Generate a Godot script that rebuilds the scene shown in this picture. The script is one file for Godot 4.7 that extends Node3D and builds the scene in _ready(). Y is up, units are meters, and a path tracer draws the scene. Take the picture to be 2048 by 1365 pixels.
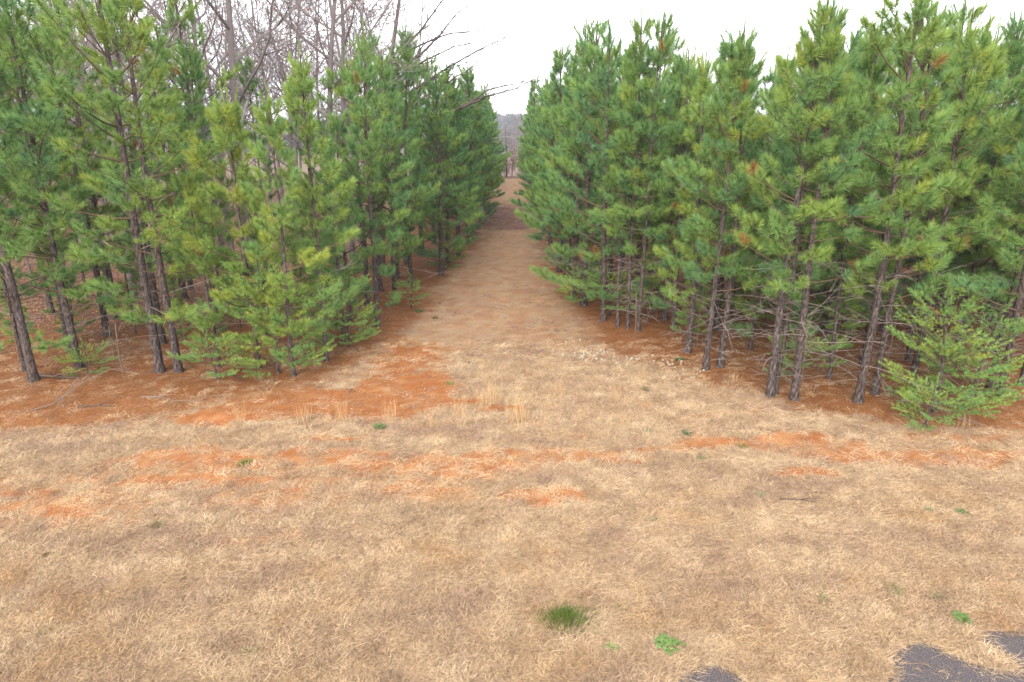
extends Node3D
# A gap in a young pine plantation seen from about seven metres up: dry grass and red clay in front,
# a track running back between two walls of pines, bare hardwoods behind one of them.

var rng := RandomNumberGenerator.new()
var used := {}
var n_big := FastNoiseLite.new()
var n_mid := FastNoiseLite.new()
var n_fine := FastNoiseLite.new()
var n_streak := FastNoiseLite.new()
var M := {}

# ------------------------------------------------------------------ helpers
class MB:
	var v := PackedVector3Array()
	var c := PackedColorArray()
	func tri(a: Vector3, b: Vector3, d: Vector3, col: Color) -> void:
		v.push_back(a); v.push_back(b); v.push_back(d)
		c.push_back(col); c.push_back(col); c.push_back(col)
	func blade(p: Vector3, tip: Vector3, side: Vector3, col: Color) -> void:
		v.push_back(p - side); v.push_back(p + side); v.push_back(tip)
		c.push_back(col); c.push_back(col); c.push_back(col)
	func tube(pts: Array, r0: float, r1: float, sides: int, col: Color) -> void:
		var n := pts.size()
		var last: Array[Vector3] = []
		for i in n:
			var p: Vector3 = pts[i]
			var a: Vector3 = pts[maxi(i - 1, 0)]
			var b: Vector3 = pts[mini(i + 1, n - 1)]
			var d := (b - a).normalized()
			var x := d.cross(Vector3(0.31, 0.17, 0.93)).normalized()
			var y := d.cross(x)
			var r := lerpf(r0, r1, float(i) / (n - 1))
			var ring: Array[Vector3] = []
			for k in sides:
				var t := TAU * k / sides
				ring.push_back(p + (x * cos(t) + y * sin(t)) * r)
			if i > 0:
				for k in sides:
					var k2 := (k + 1) % sides
					tri(last[k], ring[k], ring[k2], col)
					tri(last[k], ring[k2], last[k2], col)
			last = ring
	func mesh(m: Material) -> ArrayMesh:
		var am := ArrayMesh.new()
		var a := []
		a.resize(Mesh.ARRAY_MAX)
		a[Mesh.ARRAY_VERTEX] = v
		a[Mesh.ARRAY_COLOR] = c
		am.add_surface_from_arrays(Mesh.PRIMITIVE_TRIANGLES, a)
		am.surface_set_material(0, m)
		return am

func numbered(called: String) -> String:
	if not used.has(called):
		used[called] = 0
		return called
	used[called] += 1
	return "%s_%03d" % [called, used[called]]

func tag(o: Node3D, label: String, category: String, group := "") -> Node3D:
	o.set_meta("label", label)
	o.set_meta("category", category)
	if group != "":
		o.set_meta("group", group)
	return o

func part(called: String, mesh: Mesh, parent: Node) -> MeshInstance3D:
	var o := MeshInstance3D.new()
	o.name = called
	o.mesh = mesh
	parent.add_child(o, true)
	return o

func put(called: String, mesh: Mesh) -> MeshInstance3D:
	return part(numbered(called), mesh, self)

func base(called: String, at: Vector3, turn := 0.0, size := 1.0, wide := 1.0) -> Node3D:
	var o := Node3D.new()
	o.name = numbered(called)
	add_child(o)
	o.position = at
	o.rotation.y = turn
	o.scale = Vector3(wide * size, size, wide * size)
	return o

func scatter(called: String, mesh: Mesh, xf: Array, cols: Array) -> MultiMeshInstance3D:
	var mm := MultiMesh.new()
	mm.transform_format = MultiMesh.TRANSFORM_3D
	mm.use_colors = true
	mm.mesh = mesh
	mm.instance_count = xf.size()
	for i in xf.size():
		mm.set_instance_transform(i, xf[i])
		mm.set_instance_color(i, cols[i])
	var o := MultiMeshInstance3D.new()
	o.name = numbered(called)
	o.multimesh = mm
	add_child(o)
	o.set_meta("kind", "stuff")
	return o

func aim(d: Vector3, roll: float) -> Basis:
	d = d.normalized()
	var x := d.cross(Vector3(0.13, 0.21, 0.97)).normalized()
	var z := x.cross(d)
	var cr := cos(roll)
	var sr := sin(roll)
	return Basis(x * cr + z * sr, d, z * cr - x * sr)

func rf(a: float, b: float) -> float:
	return rng.randf_range(a, b)

func lin(r: float, g: float, b: float) -> Color:
	return Color(r, g, b).linear_to_srgb()

func table(t: Array, z: float) -> float:   # t: [[z, value], ...] with z falling
	if z >= t[0][0]:
		return t[0][1]
	for i in range(1, t.size()):
		if z >= t[i][0]:
			var k: float = (z - t[i][0]) / (t[i - 1][0] - t[i][0])
			return lerpf(t[i][1], t[i - 1][1], k)
	return t[-1][1]

# ------------------------------------------------------------------ the lie of the land
func gh(x: float, z: float) -> float:
	var y := n_big.get_noise_2d(x * 0.6, z * 0.6) * 0.12 * smoothstep(-8.6, -12.0, z)
	# a low eroded lip where the mown verge meets the clay
	y += 0.10 * smoothstep(-14.0, -14.5, z + n_mid.get_noise_2d(x, 3.0) * 0.6) * smoothstep(3.2, 4.5, x) * smoothstep(7.5, 6.0, x)
	y += 0.12 * smoothstep(-14.8, -15.2, z + n_mid.get_noise_2d(x, 9.0) * 0.6) * smoothstep(-3.0, -4.0, x) * smoothstep(-8.5, -7.0, x) * smoothstep(-17.0, -15.6, z)
	y -= 9.0 * smoothstep(-88.0, -150.0, z)
	return y

const XR := [[-13.9, 30.0], [-14.7, 12.0], [-15.1, 8.6], [-15.9, 7.0], [-17.2, 5.6], [-19.0, 4.3], [-19.9, 3.4], [-24.0, 2.4], [-30.0, 1.9], [-38.0, 1.9], [-86.0, 1.6]]
const XL := [[-14.2, -30.0], [-14.8, -11.0], [-15.4, -8.5], [-16.8, -6.0], [-17.6, -5.4], [-19.0, -4.2], [-21.0, -3.7], [-24.0, -3.3], [-30.0, -2.8], [-41.0, -2.0], [-86.0, -2.0]]
# red clay showing through the turf: x, z, half width, half depth, strength
const CLAY := [
	[-4.5, -16.2, 2.4, 0.85, 1.6], [-2.9, -17.3, 1.2, 1.2, 1.5], [-3.1, -19.5, 1.0, 1.6, 1.0], [-6.8, -15.4, 1.5, 0.45, 1.05], [-1.4, -16.4, 0.8, 0.3, 0.9],
	[-6.9, -13.2, 1.9, 0.6, 0.95], [-4.6, -13.25, 1.8, 0.5, 0.85], [-1.7, -12.95, 2.0, 0.65, 1.0], [0.6, -13.35, 1.7, 0.4, 0.8], [-4.1, -14.25, 0.8, 0.18, 1.1],
	[-8.6, -11.3, 2.4, 0.75, 0.72], [-4.7, -11.6, 1.7, 0.55, 0.66], [-6.6, -12.3, 2.8, 0.42, 0.85], [-10.5, -11.9, 2.0, 0.6, 0.66], [-2.0, -11.9, 1.7, 0.42, 0.64],
	[4.9, -14.05, 1.1, 0.22, 1.25], [6.6, -14.1, 1.3, 0.42, 1.25], [7.6, -13.5, 1.2, 0.34, 1.1], [9.6, -13.4, 1.9, 0.42, 1.05], [12.4, -13.5, 1.6, 0.4, 0.95], [6.2, -12.75, 0.8, 0.2, 0.95],
	[0.75, -11.7, 1.0, 0.3, 0.8], [2.0, -13.3, 0.9, 0.2, 1.0], [-0.3, -15.85, 0.6, 0.25, 1.0], [3.4, -13.7, 0.9, 0.16, 0.85], [10.8, -14.4, 2.2, 0.4, 0.7], [-4.4, -10.2, 1.2, 0.3, 0.55]]
const ROAD := [[-26.0, -6.2], [-9.0, -6.55], [-3.0, -6.7], [1.2, -6.86], [2.1, -7.02], [2.24, -7.2], [2.5, -7.36], [2.78, -7.37], [2.96, -7.22], [3.1, -7.02], [4.3, -6.95], [4.85, -7.02], [4.93, -7.16], [5.06, -7.2], [5.1, -7.36], [5.24, -7.58], [5.46, -7.72], [5.72, -7.81], [5.92, -7.78], [6.02, -7.6], [6.2, -7.44], [6.45, -7.32], [6.68, -7.26], [6.82, -7.36], [6.78, -7.55], [6.64, -7.72], [6.6, -7.9], [6.78, -8.02], [7.1, -8.02], [7.6, -8.12], [8.6, -8.1], [12.0, -8.5], [26.0, -9.3]]
var road_poly := PackedVector2Array()

func clay_at(x: float, z: float) -> float:
	var w := 0.0
	var wx := n_mid.get_noise_2d(x * 2.2, z * 2.2) * 0.5
	var wz := n_mid.get_noise_2d(x * 2.2 + 70.0, z * 2.2) * 0.28
	for e in CLAY:
		var dx: float = (x + wx - e[0]) / e[2]
		if absf(dx) > 1.6:
			continue
		var dz: float = (z + wz - e[1]) / e[3]
		var d := dx * dx + dz * dz
		if d < 2.4:
			w = maxf(w, (1.0 - d / 2.4) * e[4])
	w *= 1.3
	w += n_fine.get_noise_2d(x * 1.3, z * 2.2) * 0.5 + n_fine.get_noise_2d(x * 4.0 + 9.0, z * 5.0) * 0.25
	return smoothstep(0.22, 1.05, w)

func straw_at(x: float, z: float) -> float:   # how much the floor is covered with pine straw
	var j := n_mid.get_noise_2d(x * 1.1, z * 1.1) * 1.1 + n_fine.get_noise_2d(x, z) * 0.35
	var r := x - table(XR, z) + j
	var l := table(XL, z) - x + j
	var edge := 0.95 if z > -19.0 else 0.7
	return smoothstep(-edge, edge, maxf(r, l) - 0.15)

func leaves_at(x: float, z: float) -> float:   # hardwood leaf litter
	var j := n_mid.get_noise_2d(x * 0.8 + 31.0, z * 0.8) * 3.0
	var w := smoothstep(-21.0, -25.5, z + j) * smoothstep(-6.5, -9.5, x + j * 0.5)
	var p := smoothstep(-45.5, -48.0, z + j * 0.7) * smoothstep(-60.0, -56.0, z + j * 0.7) * smoothstep(4.0, 2.5, absf(x))
	return maxf(w, p * (0.4 + 0.6 * n_fine.get_noise_2d(x * 2.0, z * 2.0)))

const C_GRASS := Color(0.50, 0.362, 0.235)
const C_THATCH := Color(0.66, 0.52, 0.36)
const C_MAUVE := Color(0.345, 0.235, 0.185)
const C_OCHRE := Color(0.48, 0.29, 0.125)
const C_CLAY := Color(0.42, 0.148, 0.050)
const C_CLAYPALE := Color(0.51, 0.255, 0.118)
const C_STRAW := Color(0.285, 0.112, 0.043)
const C_LEAF := Color(0.215, 0.125, 0.098)
const C_PATH := Color(0.47, 0.27, 0.16)

func turf(x: float, z: float) -> Color:   # dead mown grass: pale swathes, mauve-brown patches, ochre patches
	var s := n_streak.get_noise_2d(x * 0.32 + z * 0.06, z * 1.5)
	var b := n_mid.get_noise_2d(x * 0.7 + 11.0, z * 0.9)
	var c := C_GRASS
	c = c.lerp(C_THATCH, clampf(s * 0.8 + n_fine.get_noise_2d(x * 1.6, z * 1.9) * 0.9 + 0.12, 0.0, 0.8))
	c = c.lerp(C_MAUVE, clampf(-s * 0.8 - b * 0.55 - n_fine.get_noise_2d(x * 1.1 + 50.0, z * 1.3) * 0.6 + 0.02, 0.0, 0.75))
	c = c.lerp(C_OCHRE, clampf(b * 0.9 + n_fine.get_noise_2d(x * 0.9 + 20.0, z) * 0.6 - 0.12, 0.0, 0.5) * smoothstep(-14.5, -10.5, z))
	return c

func floor_color(x: float, z: float) -> Color:
	if z < -86.0:
		return C_LEAF.lerp(C_MAUVE, 0.3)
	var c := turf(x, z).lerp(Color(0.27, 0.17, 0.105), 0.45)   # soil and old thatch between the blades
	if z > -14.0 and z < -5.0 and x > -2.0:
		var q := PackedVector2Array()   # bleached thatch raked up along the broken edge of the tarmac
		var d := 9.0
		for i in range(1, ROAD.size()):
			var p := Geometry2D.get_closest_point_to_segment(Vector2(x, z), Vector2(ROAD[i - 1][0], ROAD[i - 1][1]), Vector2(ROAD[i][0], ROAD[i][1]))
			d = minf(d, p.distance_to(Vector2(x, z)))
		c = c.lerp(C_THATCH * 1.08, smoothstep(0.75, 0.2, d + n_fine.get_noise_2d(x * 2.0, z * 2.0) * 0.3) * 0.8)
	var track := smoothstep(-18.5, -24.0, z + n_mid.get_noise_2d(x, z) * 2.5)
	c = c.lerp(C_PATH.lerp(C_GRASS, clampf(0.35 + n_fine.get_noise_2d(x, z * 0.6) * 1.2, 0.0, 0.7)), track)
	c = c.lerp(C_STRAW.lerp(C_PATH, clampf(n_fine.get_noise_2d(x * 1.7, z * 1.7) * 0.8, 0.0, 0.4)), straw_at(x, z) * 0.95)
	c = c.lerp(C_LEAF, leaves_at(x, z) * 0.9)
	var k := clay_at(x, z)
	var raw := C_CLAY.lerp(C_CLAYPALE, clampf(n_fine.get_noise_2d(x * 0.8 + 5.0, z * 2.0) * 1.2 + n_fine.get_noise_2d(x * 4.0, z * 6.0) * 0.9 + (0.15 if z < -14.5 else 0.55), 0.0, 1.0))
	c = c.lerp(Color(0.50, 0.29, 0.145).lerp(raw, smoothstep(0.3, 0.95, k)), smoothstep(0.02, 0.4, k) * 0.95)
	var g := n_fine.get_noise_2d(x * 5.0, z * 5.0) * 0.22
	return Color(c.r * (1.0 + g), c.g * (1.0 + g), c.b * (1.0 + g))

func axis(near: Array, far: float) -> Array:   # near: [from, to, step] runs, then growing steps outwards
	var a := []
	for run in near:
		var t: float = run[0]
		while t < run[1] - 0.001:
			a.push_back(t)
			t += run[2]
	a.push_back(near[-1][1])
	var s: float = near[-1][2]
	while a[-1] < far:
		s *= 1.35
		a.push_back(a[-1] + s)
	s = near[0][2]
	var front := []
	var t2: float = a[0]
	while t2 > -far:
		s *= 1.35
		t2 -= s
		front.push_front(t2)
	return front + a

func in_track(x: float, zz: float) -> bool:
	var j := n_fine.get_noise_2d(x * 0.7, zz * 0.7) * 0.5
	return x < table(XR, zz) - 0.5 + j and x > table(XL, zz) + 0.5 + j and zz < -21.4 + n_fine.get_noise_2d(x * 1.5, 4.0) * 0.8

func sheet(xs: Array, zs: Array, lift: float, track: bool, m: Material) -> ArrayMesh:
	var v := PackedVector3Array()
	var c := PackedColorArray()
	var idx := PackedInt32Array()
	var nx := xs.size()
	for z in zs:
		for x in xs:
			v.push_back(Vector3(x, gh(x, z) + lift, z))
			c.push_back(floor_color(x, z))
	for j in zs.size() - 1:
		for i in nx - 1:
			if track and not in_track((xs[i] + xs[i + 1]) * 0.5, (zs[j] + zs[j + 1]) * 0.5):
				continue
			var a := j * nx + i
			idx.append_array(PackedInt32Array([a, a + 1, a + nx, a + 1, a + nx + 1, a + nx]))
	var nrm := PackedVector3Array()
	nrm.resize(v.size())
	for j in zs.size():
		for i in nx:
			var i0 := maxi(i - 1, 0)
			var i1 := mini(i + 1, nx - 1)
			var j0 := maxi(j - 1, 0)
			var j1 := mini(j + 1, zs.size() - 1)
			var dx := v[j * nx + i1] - v[j * nx + i0]
			var dz := v[j1 * nx + i] - v[j0 * nx + i]
			var n := dz.cross(dx).normalized()
			nrm[j * nx + i] = n if n.y > 0.0 else -n
	var am := ArrayMesh.new()
	var arr := []
	arr.resize(Mesh.ARRAY_MAX)
	arr[Mesh.ARRAY_VERTEX] = v
	arr[Mesh.ARRAY_NORMAL] = nrm
	arr[Mesh.ARRAY_COLOR] = c
	arr[Mesh.ARRAY_INDEX] = idx
	am.add_surface_from_arrays(Mesh.PRIMITIVE_TRIANGLES, arr)
	am.surface_set_material(0, m)
	return am

# ------------------------------------------------------------------ materials
func grain(freq: float, lo: float, hi: float, oct: int, seed_: int, normal := false, strength := 4.0) -> NoiseTexture2D:
	var n := FastNoiseLite.new()
	n.seed = seed_
	n.frequency = freq
	n.fractal_octaves = oct
	var t := NoiseTexture2D.new()
	t.width = 512
	t.height = 512
	t.seamless = true
	t.noise = n
	if normal:
		t.as_normal_map = true
		t.bump_strength = strength
	else:
		var g := Gradient.new()
		g.set_color(0, Color(lo, lo, lo))
		g.set_color(1, Color(hi, hi, hi))
		t.color_ramp = g
	return t

func painted(rough: float, spec: float) -> StandardMaterial3D:
	var m := StandardMaterial3D.new()
	m.vertex_color_use_as_albedo = true
	m.roughness = rough
	m.metallic_specular = spec
	m.cull_mode = BaseMaterial3D.CULL_DISABLED
	return m

func make_materials() -> void:
	var g := painted(0.95, 0.2)
	g.albedo_texture = grain(0.06, 0.62, 1.0, 5, 3)
	g.normal_enabled = true
	g.normal_texture = grain(0.05, 0, 1, 5, 4, true, 6.0)
	g.uv1_triplanar = true
	g.uv1_world_triplanar = true
	g.uv1_scale = Vector3(0.9, 0.9, 0.9)
	M.ground = g
	var b := painted(0.95, 0.15)
	b.albedo_texture = grain(0.014, 0.32, 1.0, 4, 7)
	b.normal_enabled = true
	b.normal_texture = grain(0.014, 0, 1, 4, 7, true, 16.0)
	b.uv1_triplanar = true
	b.uv1_scale = Vector3(2.6, 0.7, 2.6)
	M.bark = b
	var w := painted(0.95, 0.15)
	M.twig = w
	var n := painted(0.55, 0.35)
	n.backlight = Color(0.75, 0.75, 0.62)
	M.needle = n
	var d := painted(0.85, 0.2)
	d.backlight = Color(0.3, 0.3, 0.3)
	M.dry = d
	var l := painted(0.6, 0.4)
	l.backlight = Color(0.35, 0.35, 0.35)
	M.leaf = l
	var a := painted(0.9, 0.3)
	a.albedo_texture = grain(0.03, 0.5, 1.0, 6, 12)
	a.normal_enabled = true
	a.normal_texture = grain(0.25, 0, 1, 3, 12, true, 6.0)
	a.uv1_triplanar = true
	a.uv1_world_triplanar = true
	a.uv1_scale = Vector3(2.2, 2.2, 2.2)
	M.asphalt = a
	var s := painted(0.85, 0.3)
	s.albedo_texture = grain(0.04, 0.7, 1.0, 4, 19)
	s.uv1_triplanar = true
	s.uv1_scale = Vector3(4, 4, 4)
	M.stone = s
	var h := painted(1.0, 0.0)
	M.hill = h

# ------------------------------------------------------------------ needle brushes
var TV := []          # templates of vertices
var TK := []          # kind of each template: which slots
var TC := []          # colours per template per tint
const TINTS := [      # linear needle colours: sun-bleached yellow green to deep and bluish green, last one dead
	Color(0.290, 0.350, 0.066), Color(0.222, 0.318, 0.074), Color(0.170, 0.285, 0.082), Color(0.134, 0.255, 0.094), Color(0.110, 0.228, 0.108), Color(0.30, 0.17, 0.06)]

func make_brush(n: int, spine: float, length: float, th0: float, th1: float, width: float) -> void:
	var v := PackedVector3Array()
	for i in n:
		var s := pow(rng.randf(), 0.8)
		var th := deg_to_rad(lerpf(th0, th1, s) + rf(-14, 14))
		var ph := rng.randf() * TAU
		var p := Vector3(0, s * spine, 0)
		var d := Vector3(sin(th) * cos(ph), cos(th), sin(th) * sin(ph))
		var side := d.cross(Vector3(rf(-1, 1), rf(-1, 1), rf(-1, 1))).normalized() * width * 0.5 * (rf(0.6, 1.0) if i % 4 > 0 else rf(1.5, 2.1))
		var tip := p + d * length * rf(0.75, 1.12)
		v.push_back(p - side); v.push_back(p + side); v.push_back(tip)
	var sets := []
	for t in TINTS:
		var c := PackedColorArray()
		c.resize(v.size())
		c.fill(t)
		sets.push_back(c)
	TV.push_back(v)
	TC.push_back(sets)

func make_brushes() -> void:
	rng.seed = 77
	for i in 5:
		make_brush(140, 0.20, 0.22, 84, 12, 0.0078)      # 0-4 round pompoms
	for i in 3:
		make_brush(120, 0.34, 0.175, 48, 14, 0.0078)       # 5-7 upright candles
	for i in 3:
		make_brush(64, 0.30, 0.08, 76, 28, 0.010)       # 8-10 short-needled sprays
	for i in 3:
		make_brush(80, 0.36, 0.11, 38, 10, 0.0075)        # 11-13 slim candles of the leader

func add_brush(mb: MB, p: Vector3, d: Vector3, size: float, first: int, count: int, tint: int) -> void:
	var k := first + rng.randi() % count
	mb.v.append_array(Transform3D(aim(d, rng.randf() * TAU).scaled(Vector3.ONE * size), p) * (TV[k] as PackedVector3Array))
	mb.c.append_array(TC[k][tint])

# ------------------------------------------------------------------ trees
func trunk_mesh(h: float, r0: float, sway: Vector3, col0: Color, col1: Color, sides := 14) -> ArrayMesh:
	var rings := int(h / 0.25) + 3
	var v := PackedVector3Array()
	var nn := PackedVector3Array()
	var c := PackedColorArray()
	var idx := PackedInt32Array()
	var ph := rng.randf() * 100.0
	for j in rings:
		var t := float(j) / (rings - 1)
		var y := t * h - 0.06
		var r := r0 * pow(1.0 - t, 0.8) + 0.009
		r *= 1.0 + 0.45 * exp(-maxf(y, 0.0) / 0.16)
		var p := trunk_at(t, h, sway)
		for k in sides + 1:
			var a := TAU * (k % sides) / sides
			var e := n_mid.get_noise_3d(cos(a) * 5.0 + ph, y * 1.6, sin(a) * 5.0) * 0.16 + n_mid.get_noise_3d(cos(a) * 14.0, y * 6.0 + ph, sin(a) * 14.0) * 0.13
			var o := Vector3(cos(a), 0, sin(a))
			v.push_back(Vector3(p.x, y, p.z) + o * r * (1.0 + e))
			nn.push_back(o)
			c.push_back(col0.lerp(col1, clampf(0.5 + n_fine.get_noise_3d(cos(a) * 2.0 + ph, y * 0.7, sin(a) * 2.0) * 1.2, 0.0, 1.0)))
	for j in rings - 1:
		for k in sides:
			var a := j * (sides + 1) + k
			var b := a + sides + 1
			idx.append_array(PackedInt32Array([a, a + 1, b, a + 1, b + 1, b]))
	var am := ArrayMesh.new()
	var arr := []
	arr.resize(Mesh.ARRAY_MAX)
	arr[Mesh.ARRAY_VERTEX] = v
	arr[Mesh.ARRAY_NORMAL] = nn
	arr[Mesh.ARRAY_COLOR] = c
	arr[Mesh.ARRAY_INDEX] = idx
	am.add_surface_from_arrays(Mesh.PRIMITIVE_TRIANGLES, arr)
	am.surface_set_material(0, M.bark)
	return am

func trunk_at(t: float, h: float, sway: Vector3) -> Vector3:
	return Vector3(sway.x * t * t + sin(t * 7.0 + sway.z * 9.0) * 0.035, t * h, sway.z * t * t + cos(t * 6.0 + sway.x * 9.0) * 0.035)

# o: h height, r trunk radius, live where the green crown begins, spread longest bough, dens twigs per bough, tint [low, high] palette range,
#    dead bare boughs below the crown, gap internode, first/count brush templates, flat boughs held level
func pine(seed_: int, o: Dictionary) -> Dictionary:
	rng.seed = seed_
	var h: float = o.h
	var live: float = o.live
	var crown := MB.new()
	var wood := MB.new()
	var snags := []
	var sway := Vector3(rf(-0.25, 0.25), 0, rf(-0.25, 0.25))
	var brown := Color(0.115, 0.078, 0.058)
	var grey := Color(0.20, 0.168, 0.155)
	var first: int = o.get("first", 0)
	var count: int = o.get("count", 5)
	var bs: float = o.get("brush", 1.0)
	var lop := rng.randf() * TAU
	var tone := lerpf(o.tint[0] + 0.4, o.tint[1] - 0.4, rng.randf())   # each tree has its own green
	var y := rf(0.5, 0.9) if not o.has("low") else float(o.low)
	while y < h - 0.9:
		var t := y / h
		var green := rng.randf() < smoothstep(live - 0.2, live + 0.08, t)
		var num := rng.randi_range(3, 5) if green else rng.randi_range(2, 5)
		var az0 := rng.randf() * TAU
		for b in num:
			var az := az0 + TAU * b / num + rf(-0.5, 0.5)
			var out := Vector3(cos(az), 0, sin(az))
			var p := trunk_at(t, h, sway) + Vector3(0, rf(-0.08, 0.08), 0)
			if not green:
				if rng.randf() > o.dead:
					continue
				var ld: float = rf(0.5, 1.5) * minf(o.spread, 1.9) * 0.75
				var dd := (out + Vector3(0, rf(-0.1, 0.6), 0)).normalized()
				var snag := MB.new()
				snags.push_back(snag)
				var pts := [p]
				for s in 5:
					pts.push_back(pts[-1] + dd * ld / 5.0)
					dd = (dd + Vector3(rf(-0.2, 0.2), rf(-0.16, 0.12), rf(-0.2, 0.2))).normalized()
				snag.tube(pts, 0.009, 0.004, 3, grey * rf(0.75, 1.25))
				for s in rng.randi_range(2, 5):
					var a: Vector3 = pts[rng.randi_range(2, 5)]
					var e := (dd + Vector3(rf(-0.9, 0.9), rf(-0.5, 0.5), rf(-0.9, 0.9))).normalized()
					snag.tube([a, a + e * rf(0.1, 0.25), a + (e + Vector3(rf(-.3, .3), rf(-.3, .2), rf(-.3, .3))) * rf(0.3, 0.5)], 0.006, 0.003, 3, grey * rf(0.7, 1.3))
				continue
			var f := clampf((1.0 - t) / (1.0 - live), 0.0, 1.0)
			var ln: float = maxf(o.spread * pow(f, 0.72) * rf(0.5, 1.2) * (1.0 + 0.28 * cos(az - lop + t * 3.0)), 0.3)
			if green and rng.randf() < 0.12:
				continue
			if t < live + 0.12:
				ln *= rf(0.55, 1.0)
			var el := deg_to_rad(lerpf(o.get("el0", 6.0), 66.0, pow(1.0 - f, 1.15)) + rf(-10, 12))
			var d := (out * cos(el) + Vector3.UP * sin(el)).normalized()
			var segs := 5
			var pts2 := [p]
			var dirs := [d]
			for s in segs:
				pts2.push_back(pts2[-1] + d * ln / segs)
				d = (d + Vector3(rf(-0.12, 0.12), o.get("curl", 0.09) + rf(-0.08, 0.08), rf(-0.12, 0.12))).normalized()
				dirs.push_back(d)
			wood.tube(pts2, 0.007 + 0.0095 * ln, 0.005, 4, brown * rf(0.8, 1.25))
			var tint := clampi(int(round(tone + rf(-0.75, 0.75))), 0, 4)
			var top := t > 0.86
			var ff := 5 if top and first == 0 else first
			var cc := 3 if top and first == 0 else count
			add_brush(crown, pts2[-1], dirs[-1] + Vector3.UP * 0.15, bs * rf(0.9, 1.15), ff, cc, tint)
			add_brush(crown, pts2[-1].lerp(pts2[-2], 0.75), dirs[-2] + Vector3(rf(-.5, .5), 0.2, rf(-.5, .5)), bs * rf(0.8, 1.05), ff, cc, tint)
			var k := int(ln / 0.24 * o.dens + rng.randf())
			for s in k:
				var at := lerpf(o.get("bare", 0.4), 0.97, (s + rng.randf()) / maxf(k, 1))
				var seg := clampi(int(at * segs), 0, segs - 1)
				var q: Vector3 = pts2[seg].lerp(pts2[seg + 1], at * segs - seg)
				var hand := 1.0 if s % 2 == 0 else -1.0
				var dir: Vector3 = dirs[seg]
				var across := dir.cross(Vector3.UP).normalized() * hand
				var w := (dir * rf(0.5, 1.0) + across * rf(0.45, 1.0) + Vector3.UP * rf(-0.08, o.get("lift", 0.5))).normalized()
				var wl := rf(0.12, 0.24) + (1.0 - at) * ln * rf(0.25, 0.5)
				var mid := q + w * wl * 0.5
				var w2: Vector3 = (w + Vector3.UP * o.get("curl", 0.09) * 2.5).normalized()
				var end: Vector3 = mid + w2 * wl * 0.5
				wood.tube([q, mid, end], 0.0055, 0.0035, 3, brown * rf(0.8, 1.2))
				var tt := clampi(tint + rng.randi_range(-1, 1) * (rng.randi() % 2), 0, 4)
				if rng.randf() < 0.008:
					tt = 5
				add_brush(crown, end - w2 * 0.08, w2 + Vector3.UP * 0.2, bs * rf(0.8, 1.12), ff, cc, tt)
				if wl > 0.34:
					var ac: Vector3 = w2.cross(Vector3.UP).normalized() * (1.0 if rng.randf() < 0.5 else -1.0)
					add_brush(crown, mid, w * 0.6 + ac + Vector3.UP * 0.25, bs * rf(0.7, 1.0), ff, cc, tt)
				if wl > 0.6:
					var e2 := mid.lerp(q, 0.5)
					var ac2 := w.cross(Vector3.UP).normalized() * (1.0 if rng.randf() < 0.5 else -1.0)
					var tip := e2 + (w * 0.6 + ac2 + Vector3.UP * 0.3).normalized() * 0.25
					wood.tube([e2, tip], 0.004, 0.003, 3, brown)
					add_brush(crown, tip, w * 0.6 + ac2 + Vector3.UP * 0.3, bs * rf(0.7, 1.0), ff, cc, tt)
		y += o.gap * rf(0.7, 1.3) * (0.75 if t > 0.75 else 1.0)
	# leader and its upright candles
	var tip0 := trunk_at(1.0, h, sway)
	var lt := clampi(int(round(tone)), 0, 4)
	if first == 0:
		for s in 5:
			add_brush(crown, tip0 + Vector3(rf(-.01, .01), -0.1 - 0.24 * s, rf(-.01, .01)), Vector3(rf(-.08, .08), 1, rf(-.08, .08)), rf(0.7, 1.0), 11 if s < 3 else 5, 3, lt)
		for s in rng.randi_range(3, 6):
			var a := rng.randf() * TAU
			var d3 := Vector3(cos(a) * rf(0.2, 0.45), 1, sin(a) * rf(0.2, 0.45)).normalized()
			var s0 := tip0 - Vector3(0, rf(0.9, 1.6), 0)
			var l3 := rf(0.5, 1.0)
			wood.tube([s0, s0 + d3 * l3], 0.008, 0.005, 3, brown)
			add_brush(crown, s0 + d3 * (l3 - 0.15), d3, rf(0.75, 1.0), 11, 3, lt)
			add_brush(crown, s0 + d3 * (l3 - 0.42), d3, rf(0.8, 1.0), 11, 3, lt)
			add_brush(crown, s0 + d3 * (l3 - 0.66), d3, rf(0.7, 0.9), 5, 3, lt)
	else:
		for s in 6:
			add_brush(crown, tip0 - Vector3(0, 0.1 + 0.14 * s, 0), Vector3(rf(-.6, .6), 0.8, rf(-.6, .6)), bs, first, count, lt)
	var res := {"trunk": trunk_mesh(h, o.r, sway, Color(0.245, 0.202, 0.205), Color(0.195, 0.145, 0.128)), "branchwork": wood.mesh(M.twig), "crown": crown.mesh(M.needle)}
	var all := MB.new()
	var each := []
	for k in snags:
		all.v.append_array(k.v)
		all.c.append_array(k.c)
		each.push_back(k.mesh(M.twig))
	if not snags.is_empty():
		res["dead_branchwork"] = all.mesh(M.twig)
		res["dead_branch"] = each
	return res

func plant(called: String, parts: Dictionary, x: float, z: float, turn: float, size: float, label: String, category: String, group := "", singly := false, wide := 1.0) -> Node3D:
	var o := base(called, Vector3(x, gh(x, z), z), turn, size, wide)
	for k in parts:
		if k == "dead_branch":
			if singly:
				for m in parts[k]:
					part(k, m, o)
		elif k == "dead_branchwork":
			if not singly:
				part(k, parts[k], o).set_meta("kind", "stuff")
		else:
			part(k, parts[k], o)
	tag(o, label, category, group)
	return o

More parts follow.
